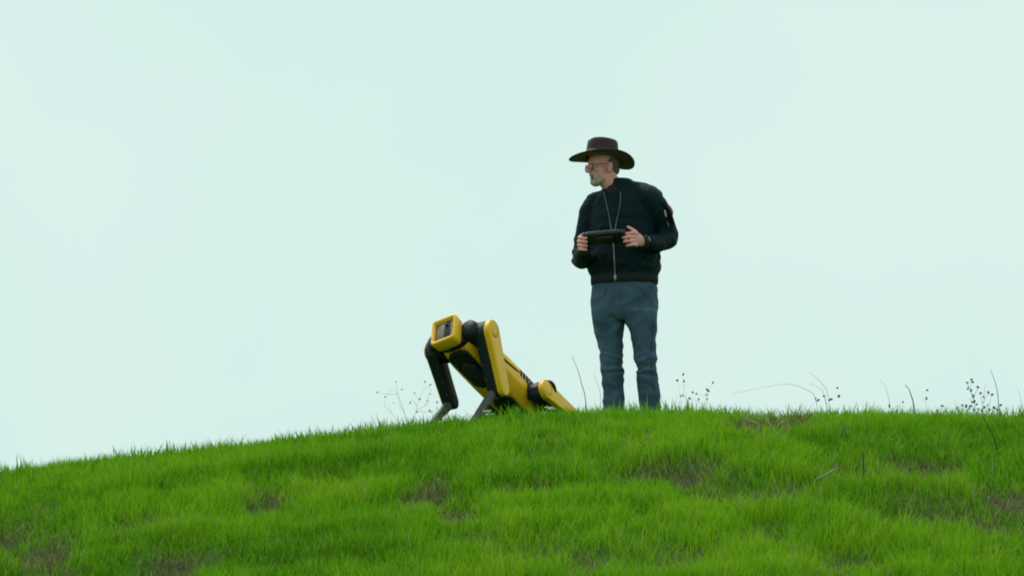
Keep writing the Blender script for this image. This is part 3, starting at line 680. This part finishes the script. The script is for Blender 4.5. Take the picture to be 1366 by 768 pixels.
# ------------------------------------------------------------------ dry weeds, stalks and flowers
m_stem = material('dry_stem', (.36, .35, .32), .85, (.27, .26, .23), 30)
m_dark = material('dark_stem', (.055, .052, .036), .9, (.035, .036, .022), 30)
m_pale = material('straw', (.36, .34, .20), .85, (.26, .25, .14), 30)
m_seed = material('seed_head', (.22, .20, .20), .9, (.14, .125, .13), 60)
m_petal = material('white_petal', (.80, .80, .74), .7, (.70, .72, .62), 40)
m_gstem = material('green_stem', (.07, .16, .02), .7, (.05, .12, .015), 30)
def crest_root(px, Y): p = P(px, 560, Y); return Vector((p.x, Y, hz(p.x, Y) - .015))
def strand(bm, root, q, Y, r0=.004, r1=.0018):
    p_ = [root] + [P(a, b_, Y) for a, b_ in q]
    tube(bm, p_, list(np.linspace(r0, r1, len(p_))), 6, 5)
def weed(name, label, Y, strands, seeds=(), mat=m_stem, r=.004, root=None, seed_r=.011, cat='weed', group=None):
    global BASE
    BASE = root or crest_root(*((strands[0][0][0], Y)))
    o = empty(name, BASE); tag(o, label, cat, group)
    bm = bmesh.new()
    for i, q in enumerate(strands):
        q = list(q); start = BASE if i == 0 or q[0] == 'root' else P(*q[0], Y)
        if i == 0: q = q[1:]
        elif q[0] == 'root': q = q[1:]
        else: q = q[1:]
        strand(bm, start, q, Y, r * .8 if i == 0 else r * .6, r * .3)
    obj('stem', bm, mat, o)
    if seeds:
        bm = bmesh.new()
        for i, (a, b_) in enumerate(seeds):
            c = P(a, b_, Y + rnd.uniform(-.01, .01)); s = seed_r * .85 * rnd.uniform(.75, 1.25)
            bmesh.ops.create_icosphere(bm, subdivisions=1, radius=s, matrix=Matrix.Translation(c) @ Matrix.Rotation(rnd.random() * 6, 4, 'Y') @ Matrix.Diagonal((1, .9, rnd.uniform(1.1, 1.7), 1)))
        tag(obj('seed_heads', bm, m_seed, o, False), kind='stuff')
    return o
# wispy weed in front of the robot's forefoot
weed('dry_weed', 'wispy dry weed with tiny seed heads beside the robot front foot', 28.62,
     [[(545, 572), (540, 552), (536, 540), (531, 524), (528, 509)], [(540, 552), (534, 541), (531, 529), (525, 519), (515, 528)], ['root', (553, 556), (557, 540), (560, 530), (566, 519), (574, 513)], [(557, 543), (551, 534), (546, 537)], [(559, 533), (555, 527), (552, 524)],
      ['root', (529, 560), (521, 549), (519, 539)], [(556, 546), (566, 541), (573, 525), (573, 516)], [(566, 541), (572, 537), (573, 534)], [(556, 548), (570, 549), (575, 546)], [(570, 549), (582, 547), (583, 535)], ['root', (574, 556), (584, 549), (582, 543)], [(522, 550), (513, 540), (514, 529)], [(531, 524), (524, 526), (503, 523)]],
     [(528, 509), (536, 519), (553, 524), (574, 513), (560, 532), (574, 525), (570, 534), (547, 537), (525, 537), (503, 523), (514, 529), (573, 547), (583, 544), (583, 536), (556, 549), (575, 549), (567, 509)], r=.0016, seed_r=.0055)
weed('dry_weed', 'thin leggy weed with scattered seed heads standing beside the person\'s trouser leg', 28.75,
     [[(925, 556), (920, 540), (914, 528), (911, 512), (911.5, 499)], [(914, 528), (908, 529), (904, 508)], ['root', (909, 542), (908, 528), (912, 526)], [(912, 516), (914, 510), (912.5, 506)]],
     [(911.5, 499), (903.5, 507), (912.5, 508), (908, 528), (911, 527)], r=.0012, seed_r=.007)
weed('dry_weed', 'short twiggy weed with dark seed heads just along the crest from the leggy one', 28.72,
     [[(940, 556), (943, 540), (945, 522), (949, 514), (951, 510)], [(943, 534), (940, 528), (924, 524)], [(944, 528), (943, 522), (942, 520)], [(942, 540), (930, 534), (920, 531)], ['root', (934, 540), (932, 531)]],
     [(951, 510), (945, 521), (943, 519), (942, 526), (943, 532), (924, 523), (929, 525), (920, 531), (932, 532)], r=.0012, seed_r=.007)
weed('dry_stalk', 'single bent dry stalk between the robot and the person', 28.7, [[(783, 556), (781, 532), (776, 512), (771, 494), (763, 474)]], r=.0042, mat=m_stem, cat='stalk')
weed('dry_stalk', 'faint thin stalk close against the person\'s trouser leg', 28.8, [[(800, 556), (801, 530), (798, 514), (792, 498)]], r=.002, mat=m_stem, cat='stalk')
weed('dry_stalk', 'long thin stalk arching sideways nearly flat over the crest', 28.6, [[(1094, 556), (1087, 529), (1074, 519), (1058, 513), (1040, 512.5), (1010, 518), (975, 525)]], [(1088, 531), (1090, 534), (1092, 533)], r=.0018, cat='stalk', seed_r=.008)
weed('dry_stalk', 'pair of curved stalks rising together beside the long arching one', 28.6, [[(1108, 556), (1104, 525), (1097, 512), (1088, 503), (1079, 496)], ['root', (1099, 526), (1092, 517), (1080, 511)], ['root', (1101, 530), (1099, 527)]], [(1099, 528), (1109, 532), (1107, 533), (1117, 517), (1119, 528)], r=.002, cat='stalk', seed_r=.009)
weed('dry_stalk', 'pale bent stalk, the thinner of the pair standing close together on the crest', 28.6, [[(1190, 560), (1187, 540), (1184, 525), (1180, 513), (1173, 507)]], [(1186.5, 541), (1124, 530)][:1], r=.0018, cat='stalk')
weed('dry_stalk', 'dark thick bent stalk next to the pale thin one', 28.6, [[(1223, 566), (1219, 540), (1215, 526), (1212, 518), (1207, 513)]], r=.0048, mat=m_dark, cat='stalk')
weed('dry_weed', 'sparse weed with a few floating seed heads between the stalks and the bushy weed', 28.6, [[(1240, 562), (1237, 545), (1234, 531), (1237, 520)], [(1234, 535), (1230, 527)], ['root', (1207, 542), (1204, 536)], ['root', (1252, 545), (1257, 541)]], [(1237, 520), (1236, 531), (1204.5, 536), (1257, 541), (1251, 547)], r=.001, seed_r=.007)
# the bushy weed cluster
br = [[(1305, 562), (1302, 548), (1298, 532), (1295, 520), (1296, 505)], [(1298, 532), (1303, 520), (1305, 514)], [(1297, 526), (1292, 517), (1290, 509)], [(1299, 538), (1296, 536), (1294, 530)], ['root', (1310, 545), (1309, 530), (1308, 523)], ['root', (1312, 540), (1313, 525), (1314.5, 511)], [(1310, 538), (1317, 527), (1318.5, 522)], ['root', (1318, 545), (1323, 526)],
      ['root', (1292, 548), (1284, 541), (1277, 544)], ['root', (1288, 549), (1278, 546)], ['root', (1300, 545), (1289, 540)], ['root', (1325, 547), (1335, 540)], ['root', (1320, 547), (1330, 545)], ['root', (1313, 547), (1320, 541)], ['root', (1335, 550), (1347, 541)], [(1295, 520), (1291, 512), (1297, 508)]]
sd2 = [(1296, 505.5), (1297.5, 509), (1290, 510), (1291, 518), (1295.5, 520.5), (1304.5, 516), (1308, 524), (1318.5, 523), (1323.5, 526), (1312, 529), (1298.5, 528), (1297, 536), (1300, 535), (1295, 541), (1284, 540), (1277, 544), (1278.5, 547), (1289, 541), (1317.5, 540), (1335, 540), (1330, 546), (1313, 543), (1305, 545), (1299, 546), (1293, 544), (1320, 546), (1310, 547), (1326, 543), (1303, 539)]
weed('dry_weed', 'bushy dark weed with many round seed heads on the crest', 28.55, br, sd2, r=.002, mat=m_dark, seed_r=.008)
weed('dry_stalk', 'tall curved stalk rising from the bushy dark weed', 28.52, [[(1334, 562), (1332, 538), (1330, 520), (1326, 505), (1321, 492)]], r=.0040, cat='stalk', mat=m_stem)
weed('dry_stalk', 'thin curved stalk on the crest past the bushy dark weed', 28.5, [[(1363, 562), (1362, 540), (1360, 525), (1356, 514)]], r=.0018, cat='stalk')
# stalks standing on the slope
def slope_stalk(name, label, px, py, q, mat, r, cat='stalk', group=None, seeds=()):
    x_, y_ = solve_full(px, py); root = Vector((x_, y_, hz(x_, y_) - .01))
    return weed(name, label, y_, [[(px, py)] + q], seeds, mat, r, root, cat=cat, group=group)
slope_stalk('dry_stalk', 'dark bent stalk on the slope below the bushy weed', 1331, 612, [(1330, 598), (1325, 582), (1318, 567), (1311, 556)], m_dark, .006)
slope_stalk('dry_stalk', 'thin dark stalk on the slope below the paired curved stalks', 1131, 612, [(1131, 592), (1128, 576), (1121, 560)], m_dark, .0042)
slope_stalk('dry_stalk', 'pale upright straw beside the brown terrace patch', 1171, 640, [(1171, 616), (1170, 603), (1168, 590)], m_pale, .004)
slope_stalk('dry_stalk', 'dark upright stub next to the pale straw', 1152, 645, [(1152, 625), (1152, 604)], m_dark, .0055)
slope_stalk('dry_stalk', 'pale short straw on the slope under the dark bent stalk', 1325, 640, [(1324, 620), (1323, 602)], m_pale, .004)
slope_stalk('dry_stalk', 'yellowish straw leaning on the slope below the person', 861, 606, [(864, 588), (869, 570)], m_pale, .0045)
slope_stalk('dry_stalk', 'dark leaning stem beside the yellowish straw', 860, 610, [(859, 598), (853, 586)], m_dark, .004)
slope_stalk('dry_stalk', 'pale thin straw on the slope below the robot rear leg', 742, 636, [(742, 622), (740, 604)], m_pale, .0038)
slope_stalk('dry_stalk', 'dark upright stub in the grass above the long terrace', 795, 668, [(795, 652), (793, 636)], m_dark, .006)
slope_stalk('dry_stalk', 'yellow straw sticking up at the foot of the slope below the terraces', 1050, 768, [(1051, 752), (1054, 738)], m_pale, .0045)
slope_stalk('dry_stalk', 'yellow straw above the end of the lowest terrace', 1299, 672, [(1300, 658), (1301, 646)], m_pale, .004)
# broken sticks in the brown hollow under the crest
def stick(label, q, r, mat=m_pale):
    global BASE
    x_, y_ = solve_full(*q[-1], h=.02); y0 = y_ - (.18 if q[-1][1] < 600 else .05)
    p_ = [P(a, b_, y0) for a, b_ in q]
    BASE = Vector((p_[-1].x, p_[-1].y, hz(p_[-1].x, p_[-1].y)))
    p_ = p_ + [p_[-1].lerp(Vector((p_[-1].x, p_[-1].y, BASE.z)), .6) + (p_[-1] - p_[-2]) * .5, BASE + (p_[-1] - p_[-2]) * .7 + Vector((0, 0, -.02))]
    bm = bmesh.new(); tube(bm, p_, list(np.linspace(r, r * .8, len(p_))), 7, 1)
    o = obj('broken_stick', bm, mat, base=BASE); o.location = BASE; tag(o, label, 'stick')
    return o
stick('broken grey stick bent twice over the brown hollow', [(996, 549), (991, 558), (1006, 563), (1012.5, 566), (1011, 582)], .0055)
stick('pale stick leaning backward in the brown hollow, crossing another', [(1022, 558), (1029, 569), (1037, 579)], .0055)
stick('short pale stick leaning against the crossing one in the hollow', [(1045, 561), (1038, 567), (1034, 574)], .0045)
stick('pale broken stick end by the terrace', [(1112, 626), (1102, 633), (1090, 638)], .0055)
# little white flowers at the robot's feet
def flower(px, py, Y, label):
    global BASE
    BASE = crest_root(px, Y); o = empty('white_flower', BASE); tag(o, label, 'flower', 'white flowers at the robot')
    top = P(px, py, Y); bm = bmesh.new(); tube(bm, [BASE, BASE.lerp(top, .5) + Vector((.006, 0, 0)), top], [.0022, .002, .0018], 6); obj('stem', bm, m_gstem, o)
    for k in range(5):
        a = k * 2 * math.pi / 5 + rnd.random(); dr = Vector((math.cos(a), math.sin(a), .45)).normalized()
        bm = bmesh.new(); ellipsoid(bm, top + dr * .013, (dr, dr.cross(Vector((0, 0, 1))).normalized(), Vector((0, 0, 1))), (.015, .010, .005), 8); obj('petal', bm, m_petal, o)
for px, py, Y_ in ((650, 550, 28.30), (653, 554, 28.26)): flower(px, py, Y_, 'small white flower in the grass at the robot front foot')
for px, py, Y_ in ((732, 545, 28.32), (737, 547, 28.30)): flower(px, py, Y_, 'small white flower in the grass at the robot rear thigh')
